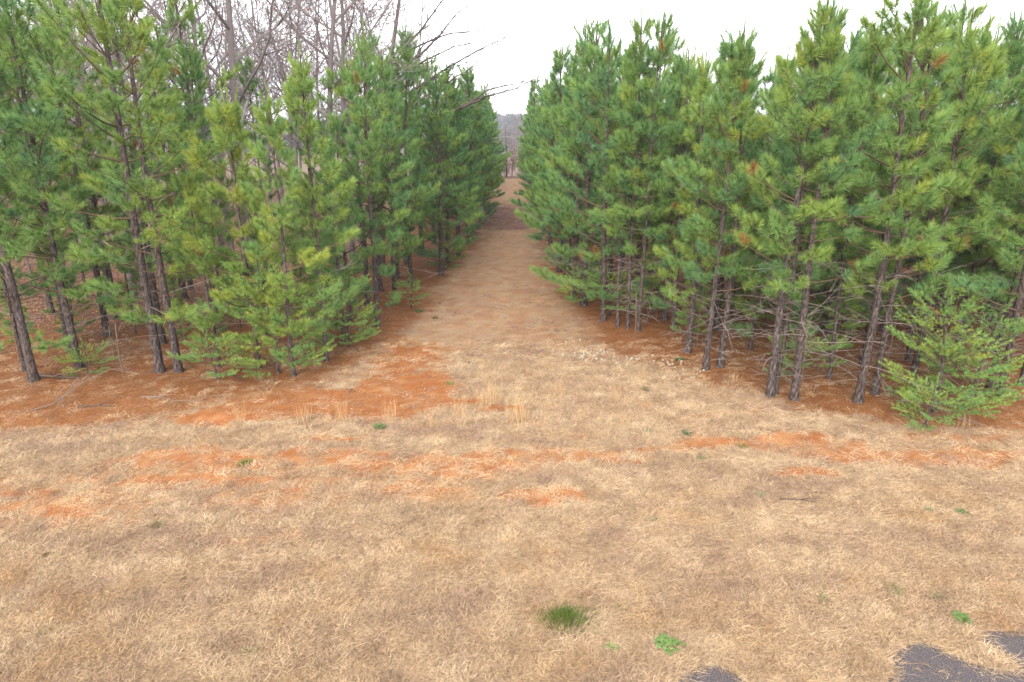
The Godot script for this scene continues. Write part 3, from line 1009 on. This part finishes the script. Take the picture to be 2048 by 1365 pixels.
func build_hardwoods() -> void:
	var grey := Color(0.165, 0.14, 0.145)
	var kinds := []
	for i in 5:
		var o := {"h": 14.0 + 1.3 * i, "r": 0.115 + 0.012 * i, "bark": grey * (0.9 + 0.07 * i), "kids": [15, 6, 6, 5], "depth": 4, "from": 0.26}
		if i == 3:
			o["leaf"] = Color(0.20, 0.085, 0.05)
			o["leafy"] = 0.3
		kinds.push_back(hardwood(600 + i, o))
	var pole := []
	for i in 3:
		pole.push_back(hardwood(650 + i, {"h": 9.0 + 1.2 * i, "r": 0.07, "bark": grey * 1.1, "kids": [10, 5, 4, 3], "depth": 4, "from": 0.25}))
	rng.seed = 4321
	var z := -27.0
	var n := 0
	while z > -66.0:
		var x := -6.5
		while x > 0.80 * z - 3.0:
			var px := x + rf(-1.2, 1.2)
			var pz := z + rf(-1.5, 1.5)
			x -= rf(2.3, 3.4)
			if pz < -34.0 and px > -8.0:
				continue
			if rng.randf() < 0.16:
				continue
			if rng.randf() < 0.3:
				plant("bare_tree", pole[rng.randi() % 3], px, pz, rng.randf() * TAU, rf(0.85, 1.15), "thin bare sapling tree among the grey hardwoods on leaf litter", "tree", "thin bare trees behind the loose pine belt")
			else:
				var i := rng.randi() % 5
				plant("bare_tree", kinds[i], px, pz, rng.randf() * TAU, rf(0.85, 1.12), "bare hardwood with russet leaves still hanging, behind the pine belt" if i == 3 else "tall bare grey hardwood behind the loose pine belt", "tree", "russet-leaved hardwoods behind the pine belt" if i == 3 else "bare hardwoods behind the pine belt")
		z -= 4.2
	# the tree that throws long boughs out over the track
	var o := base("bare_tree", Vector3(-6.6, gh(-6.6, -34.0), -34.0))
	var parts := reaching_tree(700, [Vector3(0, -0.1, 0), Vector3(0.1, 3, 0), Vector3(0.35, 6, 0.1), Vector3(0.9, 9, 0.1), Vector3(1.5, 12, 0), Vector3(2.0, 15, -0.2)], 0.2, [
		{"r": 0.09, "pts": [Vector3(0.2, 4.9, 0), Vector3(1.8, 6.2, 0.1), Vector3(3.19, 6.97, 0.2), Vector3(4.27, 7.58, 0.2), Vector3(5.69, 8.42, 0.3), Vector3(6.97, 8.57, 0.3), Vector3(8.36, 9.22, 0.3)]},
		{"r": 0.06, "pts": [Vector3(4.1, 7.5, 0.2), Vector3(5.69, 8.09, 0.6), Vector3(6.74, 8.31, 0.8), Vector3(8.02, 8.96, 0.9)]},
		{"r": 0.06, "pts": [Vector3(0.5, 6.6, 0), Vector3(2.2, 7.8, 0), Vector3(3.59, 8.64, 0.2), Vector3(4.54, 9.18, 0.2), Vector3(5.0, 9.5, 0.3), Vector3(5.7, 10.04, 0.3)]},
		{"r": 0.07, "pts": [Vector3(0.6, 7.4, 0), Vector3(2.2, 8.5, -0.2), Vector3(3.73, 9.4, -0.3), Vector3(5.13, 10.14, -0.3), Vector3(6.28, 10.57, -0.3), Vector3(7.42, 10.88, -0.3)]},
		{"r": 0.06, "pts": [Vector3(0.8, 8.4, 0), Vector3(2.0, 9.3, 0.2), Vector3(3.28, 9.82, 0.4), Vector3(3.87, 10.14, 0.4), Vector3(4.79, 10.29, 0.5), Vector3(5.82, 10.57, 0.5)]},
		{"r": 0.08, "pts": [Vector3(0.9, 8.9, 0), Vector3(1.8, 9.5, 0), Vector3(2.6, 10.04, 0), Vector3(3.31, 10.67, 0), Vector3(3.9, 11.4, 0), Vector3(4.82, 12.02, 0)]},
		{"r": 0.06, "pts": [Vector3(1.0, 9.4, 0), Vector3(2.1, 10.2, -0.3), Vector3(3.08, 10.57, -0.4), Vector3(3.77, 10.84, -0.4), Vector3(4.91, 10.88, -0.4), Vector3(5.71, 10.92, -0.4)]},
		{"r": 0.07, "pts": [Vector3(1.1, 9.8, 0), Vector3(1.9, 10.4, 0.2), Vector3(2.52, 10.88, 0.3), Vector3(3.11, 11.61, 0.3), Vector3(3.93, 12.52, 0.3), Vector3(4.4, 13.8, 0.3)]},
		{"r": 0.05, "pts": [Vector3(0.9, 9.0, 0), Vector3(0.0, 11.0, 0.4), Vector3(-0.8, 13.0, 0.4)]}], Color(0.13, 0.105, 0.10))
	for k in parts:
		part(k, parts[k], o)
	tag(o, "bare tree whose long dark boughs reach out over the track", "tree")
	# the pale crooked tree farther along that leans limbs across the track
	var o2 := base("bare_tree", Vector3(-4.4, gh(-4.4, -62.0), -62.0))
	var parts2 := reaching_tree(710, [Vector3(0, -0.1, 0), Vector3(0.2, 2, 0), Vector3(0.3, 4, 0), Vector3(0.2, 7, 0), Vector3(0.5, 10, 0)], 0.13, [
		{"r": 0.06, "kids": 1, "pts": [Vector3(0.2, 5.0, 0), Vector3(1.8, 5.2, 0), Vector3(3.4, 5.1, 0), Vector3(5.8, 4.3, 0)]},
		{"r": 0.05, "kids": 1, "pts": [Vector3(1.6, 5.2, 0), Vector3(3.4, 5.6, 0.2), Vector3(5.4, 5.5, 0.3)]},
		{"r": 0.05, "kids": 1, "pts": [Vector3(0.3, 4.4, 0), Vector3(2.0, 3.4, 0), Vector3(3.6, 1.6, 0)]},
		{"r": 0.04, "kids": 2, "pts": [Vector3(0.3, 6.0, 0), Vector3(1.4, 8.0, 0), Vector3(2.0, 10.5, 0)]}], Color(0.30, 0.27, 0.26))
	for k in parts2:
		part(k, parts2[k], o2)
	tag(o2, "pale crooked bare tree leaning limbs across the far track", "tree")
	# bare trees closing the end of the track
	rng.seed = 99
	for i in 34:
		var x := rf(-11, 11)
		var z3 := rf(-89.5, -116.0)
		plant("bare_tree", pole[rng.randi() % 3], x, z3, rng.randf() * TAU, lerpf(0.62, 1.15, smoothstep(-88.0, -116.0, z3)) * rf(0.8, 1.2) * (1.2 if absf(x) > 2.5 else 0.85), "slight bare grey tree closing the end of the track", "tree", "bare trees at the end of the track")
	var scrub := hardwood(735, {"h": 3.0, "r": 0.035, "bark": grey * 1.1, "kids": [14, 6, 4, 3], "depth": 4, "from": 0.05, "leaf": Color(0.22, 0.13, 0.08), "leafy": 0.25})
	for i in 12:
		plant("bare_shrub", scrub, rf(-5.5, 5.5), rf(-88.5, -93.0), rng.randf() * TAU, rf(0.7, 1.2), "leafless grey shrub in the thicket at the end of the track", "shrub", "shrubs at the end of the track")
	var snag := pine(720, {"h": 6.5, "r": 0.1, "live": 0.99, "spread": 1.4, "dens": 0.1, "tint": [2, 3], "dead": 1.0, "gap": 0.2})
	snag.erase("crown")
	plant("dead_pine", snag, -0.7, -90.0, 0.0, 1.0, "dark dead pine snag bristling with bare twigs at the end of the track", "tree", "")
	var bush := hardwood(730, {"h": 2.4, "r": 0.03, "bark": grey, "kids": [12, 6, 4, 3], "depth": 4, "from": 0.1, "leaf": Color(0.26, 0.09, 0.05), "leafy": 1.0})
	plant("russet_shrub", bush, -2.8, -86.5, 0.0, 1.1, "russet-leaved shrub where the track ends", "shrub")
	plant("russet_shrub", bush, -2.6, -74.0, 2.0, 0.7, "small russet-leaved shrub beside the far track", "shrub")
	# leafless saplings in the straw at the wood edge
	var whip := hardwood(740, {"h": 2.0, "r": 0.012, "bark": Color(0.15, 0.12, 0.105), "kids": [7, 3, 2, 2], "depth": 3, "from": 0.3})
	var whips := [[-10.9, -17.9, 0.9, "thin bare sapling standing left of the trunk pair in the straw"], [-11.7, -18.9, 0.7, "small twiggy bare sapling on leaf litter near the trunk pair"], [-9.3, -20.2, 1.1, "bare sapling behind the trunk pair"], [7.9, -17.4, 0.9, "bare whip between the leaning pine and the thin pine"], [4.0, -21.2, 0.9, "bare whip in front of the tight stem cluster"], [10.3, -17.6, 1.1, "tangled bare sapling behind the spreading cedar"], [11.2, -15.3, 0.8, "dead twiggy sapling in front of the spreading cedar"], [5.9, -20.6, 1.0, "bare whip behind the pair by the stones"], [-13.0, -17.2, 0.7, "low bare sapling next to the thick dark trunk"]]
	for w in whips:
		plant("bare_sapling", whip, w[0], w[1], rng.randf() * TAU, w[2], w[3], "sapling")

func build_litter() -> void:
	# mown dead grass
	var kinds := [tuft_mesh(801, 44, 0.13, 0.035, 0.12, 1.1, 0.0048, M.dry), tuft_mesh(802, 42, 0.14, 0.04, 0.14, 1.9, 0.0045, M.dry), tuft_mesh(803, 36, 0.15, 0.08, 0.22, 5.0, 0.0045, M.dry)]
	rng.seed = 55
	var xf := [[], [], []]
	var co := [[], [], []]
	for i in 84000:
		var z := -lerpf(5.8, 21.5, pow(rng.randf(), 1.25))
		var half := minf(-z * 0.80 + 4.0, 17.0)
		var x := rf(-half, half)
		var st := straw_at(x, z)
		if on_road(x, z) and rng.randf() > 0.012:
			continue
		var cl := clay_at(x, z)
		var fringe := smoothstep(-17.0, -21.0, z)
		if rng.randf() < maxf(cl * (0.97 if z < -14.8 else 0.86), maxf(st * 0.9, fringe * 0.8)):
			continue
		var k := 2 if rng.randf() < 0.35 else rng.randi() % 2
		var t := turf(x, z)
		if n_fine.get_noise_2d(x * 0.6 + 40.0, z * 0.6) > 0.42:
			t = t.lerp(C_THATCH, 0.6)
		var pick := rng.randf()      # old grey-brown stools and bleached tussocks among the rest
		if pick < 0.2:
			t = t.lerp(Color(0.235, 0.15, 0.11), 0.75)
		elif pick > 0.84:
			t = t.lerp(C_THATCH, 0.7)
		var q := rf(0.75, 1.3)
		xf[k].push_back(lay(x, z, rf(0.65, 1.25), rf(0.6, 1.5)))
		co[k].push_back(Color(t.r * q, t.g * q, t.b * q))
	for i in 9000:
		var z := -rf(19.0, 62.0)
		var x := rf(-3.2, 3.2)
		var rut := smoothstep(0.28, 0.05, absf(absf(x + 0.2) - 0.85))   # two worn wheel lines stay nearly bare
		if straw_at(x, z) > 0.75 or rng.randf() < 0.35 + 0.5 * rut or n_mid.get_noise_2d(x * 1.5, z * 0.7) < -0.1:
			continue
		var q := rf(0.7, 1.2)
		var t := C_GRASS.lerp(C_PATH, 0.35)
		xf[2].push_back(lay(x, z, rf(0.7, 1.2), 0.7))
		co[2].push_back(Color(t.r * q, t.g * q, t.b * q))
	for k in 3:
		var o := scatter("dry_grass", kinds[k], xf[k], co[k])
		tag(o, ["short straw-coloured mown grass covering the verge", "bent dead grass blades covering the verge", "flattened pale thatch lying over the verge"][k], "grass")
	# wispier uncut grass in the mouth of the track
	var wisp := tuft_mesh(804, 16, 0.16, 0.16, 0.42, 0.5, 0.004, M.dry)
	var wx := []
	var wc := []
	for i in 1500:
		var z := -rf(13.6, 19.2)
		var x := rf(-6.0, 7.0)
		var dens := smoothstep(0.05, 0.4, n_mid.get_noise_2d(x * 0.8 + 90.0, z * 0.8) + 0.25) * smoothstep(4.5, 1.5, absf(x - 0.4))
		if clay_at(x, z) > 0.4 or straw_at(x, z) > 0.5 or rng.randf() > dens:
			continue
		wx.push_back(lay(x, z, rf(0.5, 1.0)))
		wc.push_back(C_THATCH.lerp(C_GRASS, rng.randf()) * rf(0.85, 1.2))
	tag(scatter("wispy_grass", wisp, wx, wc), "wispy uncut dead grass in the mouth of the track", "grass")
	# pine straw
	var lit := [litter_mesh(811, 26, 0.2, 0.12, 0.24, 0.0055), litter_mesh(812, 26, 0.22, 0.1, 0.22, 0.005)]
	var lx := []
	var lc := []
	for i in 24000:
		var z := -lerpf(14.2, 40.0, pow(rng.randf(), 1.6))
		var half := minf(-z * 0.8 + 3.0, 24.0)
		var x := rf(-half, half)
		if rng.randf() > straw_at(x, z) * (1.0 - leaves_at(x, z) * 0.7) + (0.10 + 0.08 * clay_at(x, z) if z < -15.0 else 0.03):
			continue
		lx.push_back(lay(x, z, rf(0.8, 1.3)))
		lc.push_back(Color(0.36, 0.145, 0.055).lerp(Color(0.46, 0.24, 0.11), rng.randf() * rng.randf()) * rf(0.75, 1.25))
	tag(scatter("pine_straw", lit[0], lx, lc), "rust-brown fallen pine needles under the trees", "pine straw")
	# hardwood leaves
	var lm := leaf_mesh(821, 16, 0.35, 0.11)
	var ax := []
	var ac := []
	rng.seed = 57
	for i in 34000:
		var z := -rf(19.0, 60.0)
		var x := rf(-46.0, 3.0) if i % 5 > 0 else rf(-3.0, 3.0)
		if x < z * 0.8 - 3.0 or rng.randf() > leaves_at(x, z) + (0.012 if z > -30.0 else 0.0):
			continue
		ax.push_back(lay(x, z, rf(0.8, 1.2)))
		ac.push_back((Color(0.31, 0.185, 0.14).lerp(Color(0.40, 0.22, 0.12), rng.randf()) if absf(x) > 4.0 else Color(0.27, 0.15, 0.135)) * rf(0.7, 1.3))
	tag(scatter("leaf_litter", lm, ax, ac), "pinkish-brown fallen leaves under the bare hardwoods", "leaf litter")
	# crumbs and chips on the open clay and on the track
	var chip := leaf_mesh(822, 7, 0.4, 0.045)
	var cx := []
	var cc := []
	for i in 2600:
		var z := -rf(15.0, 60.0)
		var x := rf(-6.0, 5.5)
		if straw_at(x, z) > 0.6 and z < -25.0:
			continue
		cx.push_back(lay(x, z, rf(0.6, 1.2)))
		cc.push_back((Color(0.16, 0.09, 0.06) if rng.randf() < 0.55 else Color(0.52, 0.40, 0.28)) * rf(0.7, 1.2))
	tag(scatter("bark_chips", chip, cx, cc), "scattered bark crumbs and leaf scraps on the track", "litter")

func stick(pts: Array, r: float, forks: int, seed_: int, col: Color) -> ArrayMesh:
	rng.seed = seed_
	var mb := MB.new()
	mb.tube(pts, r, r * 0.35, 5, col)
	for k in forks:
		var i := rng.randi_range(1, pts.size() - 2)
		var a: Vector3 = pts[i]
		var d := ((pts[i + 1] as Vector3) - a).normalized()
		d = (d + Vector3(rf(-0.8, 0.8), rf(0.0, 0.5), rf(-0.8, 0.8))).normalized()
		var l := rf(0.25, 0.7)
		mb.tube([a, a + d * l * 0.5, a + d * l + Vector3(0, -0.06, 0)], r * 0.5, r * 0.2, 4, col * rf(0.8, 1.2))
	return mb.mesh(M.twig)

func build_small_things() -> void:
	# green weeds in the verge: x, z, size, kind, label
	rng.seed = 901
	var mo := MB.new()
	for i in 1100:
		var p := Vector3(rng.randfn(0, 0.15), 0, rng.randfn(0, 0.12))
		p.y = 0.07 * exp(-p.length_squared() / 0.03)
		var d := Vector3(p.x * 3.0 + rf(-0.5, 0.5), 1, p.z * 3.0 + rf(-0.5, 0.5)).normalized()
		var q := rf(0.6, 1.35)
		mo.blade(p, p + d * rf(0.05, 0.13), d.cross(Vector3(rf(-1, 1), 0, rf(-1, 1))).normalized() * 0.004, Color(q, q * rf(0.9, 1.05), q))
	var moss := mo.mesh(M.leaf)
	var grassy := tuft_mesh(902, 90, 0.12, 0.08, 0.2, 0.9, 0.008, M.leaf)
	rng.seed = 903
	var rmb := MB.new()
	for i in 90:      # a rosette of broad toothed leaves
		var a := i * 2.4 + rf(-0.2, 0.2)
		var l := rf(0.09, 0.2)
		var d := Vector3(cos(a), rf(0.15, 0.8), sin(a)).normalized() * l
		var s := Vector3(-sin(a), 0.1, cos(a)) * l * 0.16
		var p := Vector3(rf(-0.07, 0.07), 0.01, rf(-0.07, 0.07))
		var q := rf(0.8, 1.25)
		var c := Color(q, q, q)
		rmb.tri(p, p + d * 0.6 + s, p + d * 0.6 - s, c)
		rmb.tri(p + d * 0.6 - s, p + d * 0.6 + s, p + d + Vector3(0, -l * 0.25, 0), c)
	var rosette := rmb.mesh(M.leaf)
	var tint := {}
	var weeds := [
		[0.78, -8.23, 1.2, moss, Color(0.105, 0.155, 0.028), "large mound of dense dark green grass in the dry verge"],
		[2.17, -7.75, 1.1, rosette, Color(0.085, 0.155, 0.034), "broad-leaved bright green rosette weed near the tarmac"],
		[1.61, -8.45, 0.6, grassy, Color(0.12, 0.15, 0.04), "small olive grass tuft behind the large green mound"],
		[1.40, -7.7, 0.55, rosette, Color(0.13, 0.19, 0.05), "small pale green weed between the mound and the rosette"],
		[6.62, -8.28, 0.8, rosette, Color(0.07, 0.145, 0.025), "dark green weed just beyond the tarmac patch"],
		[5.97, -8.9, 0.8, grassy, Color(0.17, 0.21, 0.08), "pale green grass tuft behind the tarmac patch"],
		[6.55, -8.75, 0.7, grassy, Color(0.14, 0.20, 0.09), "sage green tuft beside the dark weed by the tarmac"],
		[4.77, -8.7, 0.75, grassy, Color(0.13, 0.16, 0.05), "olive grass tuft in the verge short of the tarmac patch"],
		[8.44, -11.17, 0.7, rosette, Color(0.06, 0.11, 0.032), "low dark green weed by itself out in the mauve-brown grass"],
		[7.9, -11.3, 0.5, rosette, Color(0.09, 0.16, 0.06), "tiny weed close to the low dark green weed"],
		[-5.69, -13.01, 0.6, moss, Color(0.22, 0.22, 0.06), "olive moss cushion on the red clay strip"],
		[-6.39, -10.67, 0.8, grassy, Color(0.14, 0.14, 0.045), "brownish green grass clump in the verge below the clay"],
		[-7.02, -9.74, 0.6, grassy, Color(0.09, 0.13, 0.03), "small dark green clump alone in pale verge grass"],
		[-7.82, -9.81, 0.4, moss, Color(0.20, 0.15, 0.06), "small brown tussock near the dark green clump"],
		[-3.14, -14.79, 0.9, rosette, Color(0.085, 0.14, 0.04), "flat green weed at the lip of the clay bank"],
		[-1.72, -17.62, 0.9, grassy, Color(0.20, 0.21, 0.05), "yellow-green seedling tuft at the end of the clay slope"],
		[-2.83, -24.07, 0.9, grassy, Color(0.07, 0.10, 0.03), "dark low plant on straw at the track edge"],
		[-3.55, -25.0, 1.2, grassy, Color(0.09, 0.15, 0.03), "upright green seedling on straw at the track edge"],
		[5.06, -19.33, 0.9, rosette, Color(0.06, 0.10, 0.03), "small dark plant at the foot of the thin pine by the stones"],
		[-3.6, -7.59, 0.7, grassy, Color(0.17, 0.18, 0.06), "faded green clump low in the wide pale verge"],
		[3.59, -17.07, 0.8, grassy, Color(0.11, 0.12, 0.03), "thin green sprig in the tan grass below the stones"],
		[4.06, -14.4, 0.7, rosette, Color(0.06, 0.11, 0.04), "dark weed on the eroded lip above the clay"],
		[3.19, -14.6, 0.7, rosette, Color(0.09, 0.13, 0.05), "grey-green weed in grass beside the eroded lip"],
		[4.1, -13.3, 0.6, rosette, Color(0.07, 0.11, 0.04), "little dark weed just below the eroded lip"],
		[2.6, -10.9, 0.5, rosette, Color(0.08, 0.11, 0.05), "tiny grey-green weed in the middle of the mauve grass"],
		[4.9, -11.8, 0.6, rosette, Color(0.08, 0.12, 0.05), "small weed beside a fallen twig in the verge"],
		[5.2, -13.9, 0.9, grassy, Color(0.16, 0.16, 0.04), "yellowish seedling standing on the red clay"],
		[-6.7, -8.0, 0.7, grassy, Color(0.24, 0.22, 0.08), "faded olive clump at the verge near the road edge"]]
	var k := 0
	for w in weeds:
		var m: Mesh = w[3]
		var key := str(m.get_rid()) + str(w[4])
		if not tint.has(key):
			var mm: Mesh = m.duplicate()
			var mat: StandardMaterial3D = M.leaf.duplicate()
			mat.albedo_color = (w[4] as Color).linear_to_srgb()
			mm.surface_set_material(0, mat)
			tint[key] = mm
		var o := put("weed", tint[key])
		o.position = Vector3(w[0], gh(w[0], w[1]), w[1])
		o.rotation.y = k * 1.7
		o.scale = Vector3.ONE * w[2]
		tag(o, w[5], "weed")
		k += 1
	# tall dry seed grass
	var tall := []
	for i in 3:
		var t := tuft_mesh(920 + i, 46, 0.17, 0.3, 1.0, 0.16, 0.0062, M.dry.duplicate())
		(t.surface_get_material(0) as StandardMaterial3D).albedo_color = lin(0.62, 0.42, 0.235)
		tall.push_back(t)
	var spots := [[-0.45, -16.4, 1.1], [-0.75, -16.1, 1.0], [0.13, -15.0, 1.15], [0.25, -15.2, 0.9], [-1.3, -15.4, 0.85], [-4.9, -14.8, 0.8], [-4.1, -15.0, 0.7], [-3.0, -15.3, 0.8], [3.7, -17.9, 0.6], [2.7, -16.4, 0.7], [6.1, -17.6, 0.6], [1.3, -16.8, 0.7], [-6.5, -14.9, 0.7], [10.8, -14.9, 0.7], [13.2, -15.6, 0.8], [-1.9, -14.8, 0.7]]
	k = 0
	for s in spots:
		var o := put("tall_grass_tuft", tall[k % 3])
		o.position = Vector3(s[0], gh(s[0], s[1]), s[1])
		o.rotation.y = k * 2.1
		o.scale = Vector3.ONE * s[2]
		tag(o, "upright tuft of tall dry golden grass standing above the turf", "grass tuft", "tall dry grass tufts")
		k += 1
	# pale stones along the straw's edge
	rng.seed = 930
	var stones := []
	for i in 5:
		var mb := MB.new()
		var n := 7
		var ring := []
		var up := []
		for j in n:
			var a := TAU * j / n
			var r := rf(0.7, 1.2)
			ring.push_back(Vector3(cos(a) * r, -0.1, sin(a) * r * 0.75) * 0.05)
			up.push_back(Vector3(cos(a) * r * 0.7, rf(0.3, 0.5), sin(a) * r * 0.5) * 0.05)
		var c := Color(0.56, 0.51, 0.42) * rf(0.8, 1.1)
		for j in n:
			var j2 := (j + 1) % n
			mb.tri(ring[j], up[j], up[j2], c)
			mb.tri(ring[j], up[j2], ring[j2], c)
			mb.tri(up[j], Vector3(0, 0.027, 0), up[j2], c)
		stones.push_back(mb.mesh(M.stone))
	for i in 95:
		var t := pow(rng.randf(), 0.7)
		var cxx := lerpf(1.6, 5.4, t) + rng.randfn(0, 0.35)
		var czz := lerpf(-21.6, -18.2, t) + rng.randfn(0, 0.5)
		if i % 3 == 0:
			cxx = 2.4 + rng.randfn(0, 0.35)
			czz = -20.2 + rng.randfn(0, 0.25)
		var o := put("pale_stone", stones[i % 5])
		o.position = Vector3(cxx, gh(cxx, czz) + 0.008, czz)
		o.rotation.y = rng.randf() * TAU
		o.scale = Vector3(1.0, 1.5, 1.0) * rf(0.6, 1.35)
		tag(o, "small pale stone in the scatter along the pine straw edge", "stone", "pale stones along the straw edge")
	# fallen wood
	var g := Color(0.19, 0.14, 0.115)
	var fallen := [
		[-11.4, -16.3, [Vector3(-0.7, 0.05, 0.5), Vector3(-0.3, 0.12, 0.2), Vector3(0.2, 0.5, -0.2), Vector3(0.8, 0.75, -0.6), Vector3(1.4, 0.55, -0.8)], 0.02, 7, "arching brushy dead branch lying on straw before the thick dark trunk"],
		[-11.3, -16.0, [Vector3(-0.2, 0.5, -0.9), Vector3(-0.25, 0.25, -0.3), Vector3(-0.2, 0.06, 0.2), Vector3(0.0, 0.03, 0.8)], 0.016, 3, "thin pale stick propped through the arching dead branch"],
		[-10.6, -16.1, [Vector3(-0.5, 0.03, 0.05), Vector3(0, 0.05, 0), Vector3(0.45, 0.03, 0.03)], 0.025, 1, "short dark stick lying flat beside the arching branch"],
		[-9.3, -16.6, [Vector3(-0.5, 0.03, -0.1), Vector3(0, 0.06, 0), Vector3(0.4, 0.04, 0.12), Vector3(0.6, 0.02, 0.3)], 0.022, 2, "crooked grey stick on straw before the trunk pair"],
		[-4.35, -16.9, [Vector3(0.0, 0.03, -0.35), Vector3(-0.04, 0.05, 0), Vector3(0.1, 0.03, 0.3)], 0.018, 0, "pale bent stick on the red clay slope"],
		[-8.2, -16.4, [Vector3(-0.6, 0.02, 0), Vector3(0, 0.04, 0.05), Vector3(0.5, 0.02, 0)], 0.014, 1, "thin twig on straw between the crooked stick and the clay"],
		[5.5, -11.55, [Vector3(-0.35, 0.08, 0), Vector3(0, 0.1, 0.05), Vector3(0.35, 0.07, 0.1)], 0.014, 2, "dark twig lying in the mauve-brown grass"],
		[-8.0, -18.1, [Vector3(-0.7, 0.25, 0), Vector3(0, 0.2, 0.1), Vector3(0.6, 0.05, 0.3)], 0.02, 5, "tangled dead branch beside the low dark juniper"],
		[10.4, -15.2, [Vector3(-0.9, 0.5, -0.2), Vector3(-0.3, 0.45, 0), Vector3(0.3, 0.2, 0.2), Vector3(0.9, 0.1, 0.4)], 0.02, 8, "pale forked dead branch under the spreading cedar"],
		[-12.9, -18.0, [Vector3(-0.6, 0.15, 0), Vector3(0, 0.12, 0.05), Vector3(0.7, 0.05, 0)], 0.05, 3, "dark rotting limb on the ground behind the thick dark trunk"]]
	k = 0
	for f in fallen:
		var o := put("fallen_branch", stick(f[2], f[3], f[4], 950 + k, g * (0.55 if "dark" in f[5] and k > 1 else 1.0)))
		o.position = Vector3(f[0], gh(f[0], f[1]), f[1])
		tag(o, f[5], "branch")
		k += 1
